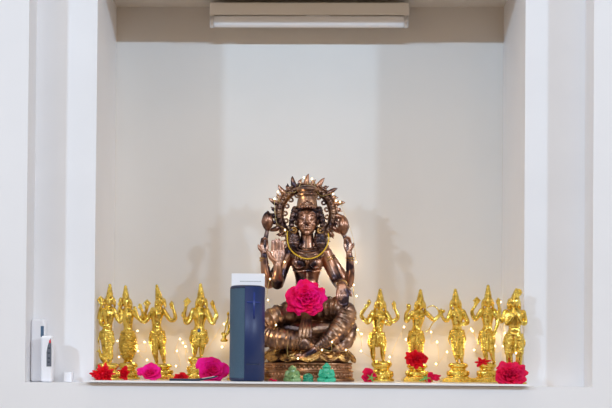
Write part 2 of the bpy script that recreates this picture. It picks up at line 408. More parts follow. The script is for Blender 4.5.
f.e(b, 99.5, 351, -2, 1.7, 1.5, 1.6); f.limb(b, [(98.5, 351, -2, .7), (96.3, 352, -2, .25)], n=6)
f.limb(b, [(99.5, 349.5, -2, .5), (100, 347, -2, .5), (99.3, 345.5, -2, .3)], n=6)
f.limb(b, [(103, 357, -3.5, 1.0), (107, 361, -3, 1.2), (110, 365, -2, .5)], n=8)
fuse('side_ornament', b, 'brass_d', r_, .0007, 1)
# 2 patterned skirt
deity('brass deity statue with a round knobbly patterned skirt, second from the left', YG-.004, dict(
    head=(126, 302), hr=4.3, ctop=(125.3, 285), neck=(127, 308.5), chest=(127.5, 315), waist=(128, 327), hip=(128, 333), cw=6.0, ped=(128, 363, 12),
    legs=[(125.5, 347, -1, 125.5, 363, -1), (131, 347, -1, 131, 363, -1)], garment=.4, skirt=8.4,
    arms=[A_([(122, 310.5, 0, 2.3), (117.5, 320, -1, 2.0), (119, 312, -3, 1.6), (120.5, 306, -3, 1.3)], ang=pi/2, att='bud', apos=(121, 300.5, -3)),
          A_([(133, 311, 0, 2.3), (139, 318.5, -1, 2.0), (143, 315, -2, 1.5), (141.5, 308.5, -3, 1.2)], ang=1.9, hs=1.05)]))
# 3 leaning dancer
deity('brass deity statue leaning its hips sideways with both arms raised, third from left', YG, dict(
    head=(160.3, 301.5), hr=4.1, ctop=(156.3, 284), neck=(159, 307.5), chest=(157, 314), waist=(156.5, 325), hip=(157.5, 333), cw=6.2, ped=(162.5, 364, 11.5), square=13,
    legs=[(154.5, 347, -1.5, 157, 364.5, -1), (162, 347, -1, 164.5, 364.5, -1)], garment=.45,
    arms=[A_([(153, 309, 0, 2.2), (147.5, 318.5, 0, 2.0), (144, 319, -1, 1.8), (147, 309.5, -2, 1.3)], ang=1.4, att='discus', apos=(147.3, 303.5, -2)),
          A_([(163.5, 310, 0, 2.2), (170.5, 320, 0, 2.0), (175.5, 318, -1, 1.8), (173.5, 309, -2, 1.3)], ang=1.9, att='conch', apos=(171.5, 304, -2)),
          A_([(152.5, 311, -2, 2.0), (146, 321.5, -3, 1.9), (139.5, 319, -5, 1.6), (136.8, 311, -6, 1.2)], ang=2.0)]))
# 4 upright, gem at belt
f, r_ = deity('brass deity statue with four hands raised evenly and a dark gem at its belt', YG, dict(
    head=(201.3, 301.5), hr=4.4, ctop=(200.3, 283), neck=(200.5, 308), chest=(200, 315), waist=(199.5, 325.5), hip=(199, 332), cw=6.8, ped=(196.5, 357, 10.5), square=12,
    legs=[(195.5, 344, -1, 194.5, 357, -1), (202.5, 343, -1, 201, 357, -1)], garment=.3,
    arms=[A_([(193.5, 309.5, 0, 2.4), (188.5, 319, 0, 2.0), (184.3, 316.5, -1, 1.8), (186.3, 306.5, -2, 1.3)], ang=1.35, att='discus', apos=(187.5, 301.5, -2)),
          A_([(206.5, 309.5, 0, 2.4), (212, 319.5, 0, 2.0), (216.8, 316.5, -1, 1.8), (214.5, 308.5, -2, 1.3)], ang=1.9, att='conch', apos=(212.3, 303.2, -2)),
          A_([(193.5, 311, -2, 2.2), (190, 321, -3, 2.0), (186, 323, -5, 1.6), (184.5, 317, -6, 1.3)], ang=1.8),
          A_([(206.5, 311, -2, 2.2), (210.5, 321, -3, 2.0), (214, 323.5, -5, 1.6), (216, 318, -6, 1.3)], ang=1.2)]))
b = bmesh.new(); ell(b, f.p(199.6, 330.8, -8.3), 1.6*f.k, 1.0*f.k, 1.6*f.k); g = obj('belt_gem', b, 'gem', r_); g['label'] = 'blue-grey gem'
# 5 behind the speaker
deity('brass deity statue mostly hidden behind the blue speaker, raised staff and hand showing', YG-.01, dict(
    head=(238.5, 301.5), hr=4.3, ctop=(238, 290), neck=(238.5, 308), chest=(238.5, 315), waist=(238.5, 326), hip=(239, 333), cw=6.2, ped=(239, 362, 12),
    legs=[(236, 347, -1, 236, 363, -1), (242, 347, -1, 242, 363, -1)], garment=.5,
    arms=[A_([(233, 310, 0, 2.3), (231.5, 322, -1, 2.0), (229, 331, -2, 1.6), (226, 335, -3, 1.3)], ang=2.8, att='staff', apos=(228.2, 317, -3)),
          A_([(244, 310, 0, 2.3), (248, 320, -1, 2.0), (250, 312, -2, 1.5)], ang=1.6)]))
b = bmesh.new(); f = Fig(YG-.01)
root5 = [o for o in COL.objects if o.get('label', '').startswith('brass deity statue mostly hidden')][0]
lathe(b, f.p(224.3, 342, -3), [(.6*f.k, 0), (3.0*f.k, 0), (4.0*f.k, 1.6*f.k), (3.6*f.k, 2.4*f.k), (1.9*f.k, 3.6*f.k), (2.3*f.k, 5*f.k), (1.7*f.k, 8*f.k), (.5*f.k, 10*f.k)], n=20); obj('bell', b, 'brass', root5)
b = bmesh.new(); f.limb(b, [(224.3, 335, -3, .5), (226, 326, -3, .8), (228.4, 318, -3, 1.0)], n=8); obj('bell_handle', b, 'brass', root5)
# 6
deity('brass deity statue standing directly right of the large bronze goddess', YG, dict(
    head=(380.3, 304.5), hr=4.4, ctop=(380, 288.5), neck=(380, 311), chest=(379, 317.5), waist=(378, 328), hip=(377, 335), cw=6.6, ped=(381.5, 361, 12.5), square=0,
    legs=[(372.5, 346, -1, 373.3, 361.5, -1), (382.5, 346, -1, 383, 361.5, -1)], garment=.1,
    arms=[A_([(373, 312, 0, 2.4), (367, 320.5, 0, 2.0), (361.2, 315.5, -1, 1.8), (366, 307.5, -2, 1.4)], ang=.9, att='bud', apos=(369, 302.5, -2)),
          A_([(386, 312.5, 0, 2.4), (392, 321, 0, 2.1), (397.8, 317, -1, 1.8), (394.8, 309, -2, 1.3)], ang=1.8, att='conch', apos=(393.5, 304, -2)),
          A_([(386, 314, -2, 2.2), (390, 323, -4, 2.0), (387.5, 324.5, -7, 1.5)], ang=2.6),
          A_([(373, 313, -2, 2.2), (368, 322.5, -4, 2.0), (364, 320, -7, 1.5)], ang=2.2)]))
# 7 archer
deity('brass deity statue holding a slender curved bow out to one side', YG, dict(
    head=(420.3, 304.5), hr=4.2, ctop=(420.4, 289), neck=(420, 310.5), chest=(418.5, 316.5), waist=(417, 327), hip=(416, 333), cw=6.2, ped=(417, 364, 12.5), square=14.5, female=True,
    legs=[(412, 347, -1, 414, 364, -1), (420, 347, -1, 419, 364, -1)], garment=.75,
    arms=[A_([(413, 312, 0, 2.3), (406.5, 321, -1, 2.1), (406, 314, -4, 1.8), (409, 309, -6, 1.3)], ang=2.0, att='bud', apos=(408.5, 307, -6)),
          A_([(426, 312.5, 0, 2.3), (433.5, 319.5, 0, 2.0), (438, 316.5, -1, 1.6), (440.5, 313, -2, 1.3)], ang=.5, att='bow',
             bow=[(427, 308, -2, .5), (430, 306.3, -2, .55), (434.5, 306.5, -2, .6), (438.3, 311, -2, .8), (437.5, 318, -2, .8), (432, 324, -2, .6), (428.5, 330, -2, .5), (425, 332, -2, .4)])]))
# 8 slender one arm stretched left
deity('slender brass deity statue with one arm bent out left, between archer and disc bearer', YG, dict(
    head=(455.8, 303), hr=4.2, ctop=(455.2, 288.5), neck=(456.5, 309.5), chest=(457, 315.5), waist=(457, 326), hip=(457, 332), cw=6.2, ped=(458, 363, 12), square=17,
    legs=[(455, 347, -1, 457, 363, -1), (461, 347, -1, 461.5, 363, -1)], garment=.55,
    arms=[A_([(451, 311, 0, 2.2), (447, 320.5, -1, 1.9), (443, 318.5, -2, 1.5), (441.5, 315, -3, 1.2)], ang=2.3, att='bud', apos=(440.8, 311.5, -3)),
          A_([(462.5, 311, 0, 2.5), (467.3, 322, 0, 2.3), (463, 324, -5, 1.8)], ang=3.0)]))
# 9 disc bearer
f, r_ = deity('tall brass deity statue raising a small disc, second from the right end', YG, dict(
    head=(488, 302), hr=4.4, ctop=(488, 284.5), neck=(488, 308.5), chest=(487.5, 315), waist=(487.5, 326), hip=(486.5, 333), cw=6.2, ped=(487, 363, 11), square=15,
    legs=[(484.5, 347, -1, 486.5, 363, -1), (491, 347, -1, 493.5, 363, -1)], garment=.35,
    arms=[A_([(481.5, 310, 0, 2.3), (475.5, 319, 0, 2.1), (471.8, 312, -1, 1.7), (475, 306, -2, 1.2)], ang=1.1, att='discus', apos=(476.6, 300.8, -2)),
          A_([(494, 310, 0, 2.3), (498.5, 318, -1, 2.0), (499, 310, -2, 1.5), (498, 305, -3, 1.2)], ang=1.5, att='conch', apos=(497.5, 301, -3)),
          A_([(494, 312, -2, 2.0), (497, 322, -4, 1.9), (494, 331, -6, 1.4)], ang=4.4)]))
# 10 far right, bun
f, r_ = deity('stocky brass deity statue with a side bun at the far right, by the niche wall', -.024, dict(
    head=(514.3, 302), hr=4.8, ctop=(517, 288), neck=(514.5, 309), chest=(514.5, 316), waist=(514.5, 328), hip=(514, 336), cw=8.0, ped=(514, 371, 12.5),
    legs=[(509, 352, -1, 510, 371, -1), (519, 352, -1, 518.5, 371, -1)], garment=.15,
    arms=[A_([(506, 311.5, 0, 2.7), (501.5, 321, -1, 2.3), (499.5, 318, -3, 1.8)], ang=2.5),
          A_([(523, 312, 0, 2.7), (525, 323, 0, 2.2), (519, 322, -7, 1.7), (515.5, 316, -9, 1.4)], ang=1.8),
          A_([(507, 313, -2, 2.3), (506, 324, -5, 2.0), (511, 318, -9, 1.5)], ang=1.3)]))
b = bmesh.new(); f.e(b, 518.6, 292.5, 1, 3.3, 3.2, 3.6)
for i in range(10): f.e(b, 518.6+2.6*cos(i*.63), 292.5+2.9*sin(i*.63), -.8, 1.0, 1.2, 1.0)
fuse('hair_bun', b, 'brass_d', r_, .0008, 1)

# ---------------------------------------------------------------- large bronze goddess
B = Fig(.118); k = B.k
base = B.p(308, 382)
G = thing('goddess_statue', 'large dark bronze seated four-armed goddess with spiked halo at the niche centre', 'statue', (base.x, B.Y0, ZT))
cz = Vector((base.x, B.Y0, ZT)); hz = B.p(308, 362.5).z-ZT
bm = bmesh.new()
lathe(bm, cz, [(a*k, b*hz) for a, b in ((10, 0), (46, 0), (46.3, .1), (45.4, .18), (44, .2), (44, .46), (45.3, .5), (45.5, .56), (43.2, .6), (42.6, .64), (42.6, .86), (44, .9), (44.2, .97), (42.5, 1), (10, 1))], sy=.66, n=96)
for i in range(60):
    a = 2*pi*i/60
    box_c = cz+Vector((43.8*k*cos(a), 43.8*k*.66*sin(a), hz*.33))
    ell(bm, box_c, .9*k, 1.1*k, hz*.12, n=6)
    ell(bm, cz+Vector((42.6*k*cos(a), 42.6*k*.66*sin(a), hz*.75)), 1.3*k, 1.0*k, hz*.1, n=6)
obj('pedestal', bm, 'copper', G)
# lotus seat with engraved drooping petals
ls = bmesh.new(); h2 = B.p(308, 347).z-B.p(308, 362.5).z
lathe(ls, cz+Vector((0, 0, hz)), [(a*k, b*h2) for a, b in ((10, 0), (40, 0), (41, .3), (38.5, .6), (35, .9), (32, 1), (10, 1))], sy=.66, n=64)
L = obj('lotus_seat', ls, 'bronze', G)
def lotus_petal(bm, a):
    o_ = cz+Vector((0, 0, hz)); n1, n2 = 16, 18
    rad = Vector((cos(a), .66*sin(a), 0)); tan = Vector((-sin(a), .66*cos(a), 0))
    g = []
    for i in range(n1+1):
        u = -1+2*i/n1; row = []
        for j in range(n2+1):
            v = j/n2; wdt = 12.6*k*math.sqrt(max(0, 1-(max(0, v-.25)/.75)**2.2))*(.75+.25*min(1, v*3))
            rr = 34*k+12.5*k*sin(v*pi*.5) + 1.6*k*(1-u*u)
            dist = math.hypot(u*.9, v-.0)
            rr += .8*k*sin(dist*24)
            row.append(bm.verts.new(o_ + rad*rr + tan*(u*wdt) + Vector((0, 0, h2*(1.0-.97*v)))))
        g.append(row)
    for i in range(n1):
        for j in range(n2): bm.faces.new((g[i][j], g[i+1][j], g[i+1][j+1], g[i][j+1]))
for i in range(14):
    bm = bmesh.new(); lotus_petal(bm, 2*pi*(i+.5)/14); p_ = obj('lotus_petal', bm, 'bronze_g', L)
    md = p_.modifiers.new('s', 'SOLIDIFY'); md.thickness = .0015
# body
b = bmesh.new()
B.limb(b, [(307, 231, -3, 6.6), (307, 238, -2, 6.6), (307, 246, -1, 7.6), (307, 252, 0, 9)], n=20)
B.e(b, 307, 250, 1, 17, 8, 6.5)
B.limb(b, [(307, 247, 2, 12), (307, 254, 2, 17), (307, 266, 1, 15.5), (307, 280, 1, 11.5), (307, 293, 1, 13), (307, 305, 2, 17.5), (307, 338, 3, 21)], n=28, flat=.72)
B.limb(b, [(289.5, 251, 1, 7.2), (298, 247, 1, 6.8), (307, 246, 1, 7), (316, 247, 1, 6.8), (325, 251, 1, 7.2)], n=18)
for s in (-1, 1): B.e(b, 307+s*8, 264, -9, 7.6, 6.5, 7.2)
B.e(b, 307, 290, -6, 9.5, 7, 8)
B.e(b, 307, 221.5, -6, 10.6, 11, 13.8)
B.e(b, 307, 229, -9, 8.2, 8, 7.2)
B.e(b, 307, 234.6, -13.5, 3.2, 3, 2.6)
B.limb(b, [(307, 216.5, -16.2, 1.0), (307, 221, -17.6, 1.35), (307, 224.6, -18.6, 1.9)], n=10)
B.e(b, 305.1, 225, -17, 1.2, 1.3, 1.0); B.e(b, 308.9, 225, -17, 1.2, 1.3, 1.0)
B.limb(b, [(302.8, 228.6, -15.9, .6), (305.5, 228.2, -17, .8), (307, 228.5, -17.3, .75), (308.5, 228.2, -17, .8), (311.2, 228.6, -15.9, .6)], n=8)
B.limb(b, [(303.5, 230.2, -15.8, .6), (307, 230.9, -17, 1.0), (310.5, 230.2, -15.8, .6)], n=8)
for s in (-1, 1):
    B.limb(b, [(307+s*1.8, 215.6, -16.4, .6), (307+s*5, 214.0, -15.8, .75), (307+s*8.6, 216.0, -13.2, .5)], n=8)
    B.e(b, 307+s*4.9, 218.9, -14.9, 2.6, 1.7, 1.55)
    B.limb(b, [(307+s*2.4, 219.6, -15.9, .45), (307+s*5, 220.6, -16.1, .5), (307+s*7.6, 219.4, -14.6, .4)], n=8)
    B.e(b, 307+s*5.8, 226, -13, 3.0, 3, 3.0)
    B.e(b, 307+s*11, 222.5, -5, 1.6, 2.6, 4.2)
def big_hand(f, b, x, y, w, ang, sc, spread=.10, bend=0, wt=0, thumb=-1):
    dx, dy = cos(ang), -sin(ang); nx, ny = -dy, dx
    for o_ in (-1, -.33, .33, 1):
        f.limb(b, [(x+nx*o_*1.6*sc, y+ny*o_*1.6*sc, w, 1.9*sc), (x+dx*5*sc+nx*o_*3.2*sc, y+dy*5*sc+ny*o_*3.2*sc, w+wt*.3, 1.7*sc), (x+dx*8*sc+nx*o_*3.4*sc, y+dy*8*sc+ny*o_*3.4*sc, w+wt*.5, 1.4*sc)], n=10)
    for o_, l_ in ((-1, .8 if thumb > 0 else .9), (-.33, 1.0), (.33, 1.03), (1, .85)):
        a2 = ang + o_*spread; ex, ey = cos(a2), -sin(a2)
        qx, qy = x+dx*8*sc+nx*o_*3.5*sc, y+dy*8*sc+ny*o_*3.5*sc
        f.limb(b, [(qx, qy, w+wt*.5, 1.25*sc), (qx+ex*3.4*l_*sc, qy+ey*3.4*l_*sc, w+wt*.7-bend*.4, 1.2*sc), (qx+ex*6*l_*sc, qy+ey*6*l_*sc, w+wt-bend*1.4, 1.08*sc), (qx+ex*8*l_*sc, qy+ey*8*l_*sc, w+wt-bend*3, .85*sc)], n=10)
    t_ = thumb
    f.limb(b, [(x+dx*1.5*sc+nx*t_*1.8*sc, y+dy*1.5*sc+ny*t_*1.8*sc, w-.5, 1.8*sc), (x+dx*4.5*sc+nx*t_*5*sc, y+dy*4.5*sc+ny*t_*5*sc, w-1.5, 1.45*sc), (x+dx*8*sc+nx*t_*6.2*sc, y+dy*8*sc+ny*t_*6.2*sc, w-2, 1.0*sc)], n=10)
# arms
B.limb(b, [(290, 252, 0, 7.6), (284, 264, -1, 7.0), (279.5, 278, -4, 6.4), (277.5, 285, -8, 6.2)], n=18)
B.limb(b, [(277.5, 285, -8, 6.2), (277.8, 280, -15, 5.8), (278, 272, -19, 4.5), (278.2, 266, -20, 4.0)], n=18)
big_hand(B, b, 278.4, 265.5, -20.5, pi/2+.03, 1.5, .05, .2, 0, thumb=-1)
B.limb(b, [(289, 252, 6, 6.2), (278, 268, 9, 5.8), (270.5, 281, 8, 5.5), (268.5, 284, 7, 5.4)], n=16)
B.limb(b, [(268.5, 284, 7, 5.4), (266, 274, 3, 5.0), (264.5, 262, 1, 4.2), (264, 254, 0, 3.3)], n=16)
big_hand(B, b, 263.8, 253, 0, pi/2-.05, .95, .1, .9, thumb=-1)
B.limb(b, [(324.5, 252, 0, 7.4), (330, 265, 0, 6.6), (336, 279, -3, 5.8), (339, 285, -8, 5.4)], n=16)
B.limb(b, [(339, 285, -8, 5.4), (340.6, 286, -18, 5.0), (341, 287, -32, 4.2)], n=16)
big_hand(B, b, 341, 287.5, -35.5, -pi/2+.02, 1.35, .09, .1, -8, thumb=-1)
B.limb(b, [(326, 252, 6, 5.8), (338, 268, 9, 5.2), (346, 280, 8, 4.9), (349, 284, 7, 4.8)], n=16)
B.limb(b, [(349, 284, 7, 4.8), (350.3, 274, 3, 4.5), (350, 262, 1, 3.9), (349, 253, 0, 3.1)], n=16)
big_hand(B, b, 348.7, 251.5, 0, pi/2+.12, .92, .1, .9, thumb=1)
# feet
B.limb(b, [(318, 346, -26, 4.2), (311, 352, -28, 4.0), (303, 356.5, -29, 3.0), (298, 358, -29, 2.2)], n=14)
for i in range(5): B.limb(b, [(300-i*.3, 354.6+i*1.1, -30+i*.3, 1.2), (294.5+i*.6, 356+i*1.1, -30+i*.3, .95-.07*i)], n=8)
fuse('body', b, 'bronze_s', G, .00115, 2)
# dhoti with cast pleats
g = bmesh.new(); fr = 2*pi/(3.0*k)
B.limb(g, [(306, 312, -2, 13), (292, 313, -12, 11.5), (276, 317, -20, 10), (264, 324, -20, 9)], n=28, ripple=.09, freq=fr)
B.limb(g, [(262, 330, -18, 9.5), (270, 337.5, -24, 10.5), (284, 339.5, -27, 10.5), (298, 341.5, -27, 9), (309, 345.5, -27, 6.5)], n=28, ripple=.09, freq=fr)
B.limb(g, [(308, 312, -2, 13), (324, 309, -10, 11.5), (338, 309, -18, 10.5), (347, 314, -22, 9.5)], n=28, ripple=.09, freq=fr)
B.limb(g, [(346, 315, -22, 10.5), (340, 327, -25, 10), (330, 338, -27, 8.2), (320, 345, -27, 5.5), (315, 349, -27, 4.2)], n=28, ripple=.06, freq=fr)
B.limb(g, [(352, 326, -8, 5), (346, 340, -14, 8), (334, 350, -18, 7)], n=20, ripple=.06, freq=fr)
B.limb(g, [(276, 328, -4, 9), (292, 330, -3, 12), (307, 331, -2, 13), (322, 330, -3, 12), (340, 328, -4, 9)], n=24)
B.limb(g, [(290, 349, -16, 6), (308, 346, -14, 9), (326, 349, -16, 6)], n=20)
for dx_ in (-5, -2, 1, 4): B.limb(g, [(307+dx_*.4, 312, -16, 1.5), (306+dx_, 326, -30, 1.9), (305+dx_*1.25, 338, -35, 1.8)], n=8, ripple=.08, freq=fr*1.3)
fuse('dhoti', g, 'bronze', G, .0009, 1)
# belt and sash
j = bmesh.new()
for q in (300.5, 303.5): torus(j, B.p(307, q, 1), 17*k, 1.2*k, sy=.8, n=48, k=8)
B.e(j, 307, 302, -13.5, 4, 2, 3.6)
for i in range(9):
    a = pi+pi*(i+.5)/9; B.e(j, 307+17*cos(a), 307, 1+14*sin(a), 1.5, 1.4, 3)
obj('belt', j, 'bronze_g', G)
# broad collar
j = bmesh.new()
for i, rr in enumerate((8.5, 10.7, 12.9, 15.1)):
    n = 16+4*i
    torus(j, B.p(307, 245.2+i*2.1, -3.5-i*.4), rr*k, .85*k, rot=Matrix.Rotation(Rd(30), 3, 'X'), sy=1.0, n=44, k=7)
for i in range(15):
    a = pi*1.08+pi*.84*i/14; B.e(j, 307+16.5*cos(a), 254-9*sin(a)*-0.0+6.5*abs(sin(a)), -3+13.5*sin(a), 1.2, 1.1, 1.8)
B.e(j, 307, 262.5, -15, 2.4, 1.4, 2.8)
obj('collar', j, 'bronze', G)
# breast band
j = bmesh.new()
for s in (-1, 1):
    for rr in (3.2, 5.2): torus(j, B.p(307+s*8, 264, -14.2+(rr-3)*.5), rr*k, .6*k, rot=Matrix.Rotation(pi/2, 3, 'X'), n=26, k=6)
B.limb(j, [(293.5, 270.5, -8, 1.2), (300, 272.5, -12, 1.2), (307, 271.5, -12.5, 1.3), (314, 272.5, -12, 1.2), (320.5, 270.5, -8, 1.2)], n=8)
B.limb(j, [(307, 272, -12, 1.2), (307, 284, -12, 1.1), (307, 296, -14, 1.2)], n=8, ripple=.2, freq=2*pi/(2.5*k))
obj('breast_band', j, 'bronze_s', G)
for (x, y, w, r, x2, y2, w2) in ((286, 259, 0, 6.4, 282, 266, 0), (329, 259, 0, 6.3, 332, 266, 0), (278, 270, -18, 3.9, 278, 266, -19), (263.6, 259, 1, 3.5, 263.5, 255, 0), (350, 259, 1, 3.5, 349.5, 253, 0), (341, 287, -29, 4.6, 341, 287.3, -32)):
    j = bmesh.new(); d = (B.p(x2, y2, w2)-B.p(x, y, w)).to_track_quat('Z', 'Y').to_matrix()
    for o_ in (-1.2, 1.2): torus(j, B.p(x, y, w)+d @ Vector((0, 0, o_*k)), r*k, .9*k, rot=d, n=28, k=7)
    obj('bangle', j, 'bronze_g', G)
# hair
b = bmesh.new()
B.e(b, 307, 219, -3, 12.4, 11, 14)
for s in (-1, 1):
    for i in range(12):
        t_ = i/11; B.e(b, 307+s*(12.2+3.2*sin(t_*2.6)), 209+t_*27, -4+(i % 2)*-3.5, 3.0, 3.0, 2.5)
        if i > 4: B.e(b, 307+s*(15.6+1.5*sin(t_*6)), 211+t_*26, -2, 2.0, 2.2, 2.0)
    B.limb(b, [(307+s*12.5, 230, -3, 4), (307+s*13, 238, -4, 6.6), (307+s*13.5, 245, -5, 6.6), (307+s*13.5, 251, -6, 3)], n=14, ripple=.06, freq=fr)
    for i in range(9): B.e(b, 307+s*(1.2+i*1.25), 208.5+.075*i*i, -14.2+.11*i*i, 1.2, 1.4, 1.5)
fuse('hair', b, 'hair', G, .0011, 1)
for s in (-1, 1):
    j = bmesh.new(); torus(j, B.p(307+s*13.2, 231.5, -9), 2.7*k, 1.0*k, rot=Matrix.Rotation(pi/2, 3, 'X'), n=20, k=7); B.e(j, 307+s*13.2, 231.5, -9.5, 1.5, 1.2, 1.5); obj('earring', j, 'bronze_g', G)
# crown
j = bmesh.new(); zc = B.p(307, 209, -5); hc = B.p(307, 186).z-zc.z
lathe(j, zc, [(a*k, b*hc) for a, b in ((3, 0), (11, 0), (11.4, .05), (10.4, .10), (10.0, .16), (9.6, .3), (8.9, .42), (8.2, .5), (9.9, .53), (10.6, .58), (10.2, .63), (8.2, .66), (8.0, .7), (10.2, .74), (10.8, .82), (9.6, .9), (6.5, .96), (3, 1.0), (1, 1.02))], n=40, rib=.015, nrib=16)
obj('crown', j, 'bronze', G)
j = bmesh.new()
for i in range(-3, 4):
    B.e(j, 307+i*2.1, 207-4.6*(1-abs(i)/3.6), -16+.28*i*i, 1.05, .9, 1.2); B.e(j, 307+i*2.6, 209, -16.4+.34*i*i, 1.05, .9, 1.0)
torus(j, B.p(307, 205, -15.5), 2*k, .55*k, rot=Matrix.Rotation(pi/2, 3, 'X'), n=18, k=6)
dd = obj('diadem', j, 'bronze_s', G); dd['label'] = 'pale worn diadem'
# halo
def hp(R_, a, w): return (306.3+R_*cos(a), 213.5-R_*sin(a), w)
h = bmesh.new(); pts = []
for i in range(61):
    a = Rd(-42)+Rd(264)*i/60; pts.append((*B.p(*hp(26.5, a, 9)), 4.0*k))
sweep(h, pts, n=12, flat=1.0)
for rr, rad in ((23.6, 1.1), (31.4, 1.1)):
    sweep(h, [(*B.p(*hp(rr, Rd(-42)+Rd(264)*i/60, 8)), rad*k) for i in range(61)], n=8)
for i in range(26):
    a = Rd(-38)+Rd(256)*i/25
    x, y, w = hp(27.5, a, 6); B.e(h, x, y, w-.6, 1.9, 1.6, 1.9)
    if i % 2: x, y, w = hp(21.2, a, 8); torus(h, B.p(x, y, w), 1.9*k, 1.0*k, rot=Matrix.Rotation(pi/2, 3, 'X'), n=12, k=6)
for s in (-1, 1):
    B.limb(h, [(306.3+s*19, 231, 9, 3.4), (306.3+s*18, 240, 8, 3), (306.3+s*17, 250, 6, 3)], n=12)
    for i in range(4): B.limb(h, [(306.3+s*20, 229+i*5, 7, 1.6), (306.3+s*(26-i), 231+i*5, 7, .5)], n=8)
H = obj('halo', h, 'bronze', G)
for i in range(23):
    a = Rd(90)+Rd(11.6)*(i-11); long = (i % 2 == 1); L_ = 41 if long else 36.5; ww = 2.6 if long else 2.0
    sw = Rd(3.5)
    bm = bmesh.new()
    B.limb(bm, [(*hp(30, a, 9), ww), (*hp(33.5, a-sw*.2, 9), ww*1.05), (*hp(L_-2.5, a-sw*.6, 9), ww*.62), (*hp(L_, a-sw, 9), .35)], n=10, flat=1)
    obj('halo_ray', bm, 'bronze_s', H)
# lotus buds held by the rear hands
for (x, y, x2, y2, s) in ((267.5, 221, 264.8, 243, -1), (343.3, 225.5, 347.5, 243, 1)):
    j = bmesh.new(); B.limb(j, [(x, y+10, 0, 1.8), (x, y+5, 0, 4.6), (x, y-1, 0, 5.6), (x, y-6, 0, 4.2), (x-s*.3, y-9, 0, 1.6)], n=20)
    for i in range(6):
        a = i*pi/3+.3; B.limb(j, [(x+3*cos(a), y+7, 3*sin(a), 1.0), (x+5.0*cos(a), y, 5.0*sin(a), 1.3), (x+2*cos(a), y-8, 2*sin(a), .7)], n=8)
    q = obj('lotus_bud', j, 'bronze_s', G)
    j = bmesh.new(); B.limb(j, [(x, y+8, 0, 1.7), ((x+x2)/2, (y+8+y2)/2, 0, 2.3), (x2, y2, 0, 2.0), (x2-s*.5, y2+8, 0, 1.8)], n=12); obj('bud_stem', j, 'hair', q)
# yellow beads round the neck
j = bmesh.new(); pts = spline([(*B.p(287.5, 232, -4), 0), (*B.p(287.5, 242, -9), 0), (*B.p(290, 250, -13), 0), (*B.p(297, 257, -18), 0), (*B.p(306.5, 260.5, -20), 0), (*B.p(317, 258, -18), 0), (*B.p(325, 250, -13), 0), (*B.p(328.5, 241, -9), 0), (*B.p(328, 234, -4), 0)], 12)
for i, p in enumerate(pts): ell(j, Vector(p[:3]), .7*k, .7*k, .7*k, n=7)
o = obj('bead_garland', j, 'ywire', None); tag(o, 'thin yellow bead garland hanging round the bronze goddess neck', 'garland'); origin(o, B.p(306.5, 260.5, -20))

# ---------------------------------------------------------------- flowers
def flower(label, cat, px, py, Y, R, m, n=22, face=(0, -1, .15), seed=1, ruffle=.08, point=0, flat=1.0, sepal=False, group=None, sx=1.0, sz=1.0, inner=0.0, curlk=.9, open_=1.0):
    rnd = random.Random(seed); k = (Y+2.3)/F; c = at(px, py, Y); R *= k
    root = thing('flower', label, cat, (c.x, c.y, c.z), group)
    fz = Vector(face).normalized(); q = fz.to_track_quat('Z', 'Y').to_matrix(); A = Matrix.Diagonal((sx, 1, sz))
    for i in range(n):
        t = inner+(1-inner)*(i+.5)/n; ph = i*2.399+rnd.uniform(-.2, .2)
        th0 = Rd(6+62*t*open_)+rnd.uniform(-.08, .08); L = R*(.42+.68*t)*rnd.uniform(.92, 1.05); ww = (1.25-.62*t)*rnd.uniform(.9, 1.1)
        n1, n2 = 10, 9; bm = bmesh.new(); g = []
        for a in range(n1+1):
            u = -1+2*a/n1; row = []
            for b_ in range(n2+1):
                v = b_/n2
                Lu = L*(1-(.22+point*.5)*abs(u)**(2-point)) * (1+ruffle*.6*sin(u*7+i))
                wv = ww*(.35+.65*math.sqrt(v))*(1-point*.55*v)
                th = th0+curlk*(v**3)*(.35+.5*t)
                rr = R*.05+R*.16*t + Lu*(v*sin(th0)*.92+.08*v*sin(th)); hh = Lu*(v*cos(th0*(.75+.45*v)))*flat - R*.35*t*flat
                ang = ph+u*wv
                hh += ruffle*R*v*v*sin(u*5.5+i*1.7)*.8; rr += ruffle*R*v*v*cos(u*6.5+i*2.3)*.6
                row.append(bm.verts.new(c + A @ (q @ Vector((rr*cos(ang), rr*sin(ang), hh)))))
            g.append(row)
        for a in range(n1):
            for b_ in range(n2): bm.faces.new((g[a][b_], g[a+1][b_], g[a+1][b_+1], g[a][b_+1]))
        bmesh.ops.remove_doubles(bm, verts=bm.verts[:], dist=1e-6)
        o = obj('petal', bm, m, root); md = o.modifiers.new('s', 'SOLIDIFY'); md.thickness = .0006; md.offset = 0
    bm = bmesh.new(); ell(bm, c + q @ Vector((0, 0, -R*.02)), R*.2, R*.2, R*.24, rot=q); obj('bud_core', bm, m, root)
    if sepal:
        bm = bmesh.new(); s0, s1 = sepal
        p0, p1 = at(*s0, Y-.012), at(*s1, Y-.012)
        cap(bm, p0, 1.2*k, p1, .8*k)
        for a in range(5):
            d = Vector((cos(a*1.26), -.3, sin(a*1.26)))*4*k; cap(bm, p0, .9*k, p0+d, .3*k, n=8)
        s_ = obj('stem', bm, 'green', root); s_['label'] = 'green stem and sepals'
    return root
YF = .03
flower('large hot pink rose resting in the lap of the bronze goddess', 'flower', 306.5, 298, .045, 18.5, 'rose', n=34, seed=3, ruffle=.09, sx=1.05, sz=.93, face=(.1, -1, .2))
flower('large magenta rose leaning on the left side of the blue speaker', 'flower', 212.5, 369.5, .035, 14.5, 'pink', n=24, seed=5, ruffle=.035, curlk=1.1, flat=.75, face=(.22, -1, .1), sx=1.12, sz=.9)
flower('small magenta rose between two red flowers at the left of the shelf', 'flower', 150, 372, .05, 10.5, 'pink', n=20, seed=8, ruffle=.05, curlk=1.1, flat=.8, face=(0, -1, .3), sx=1.15, sz=.82)
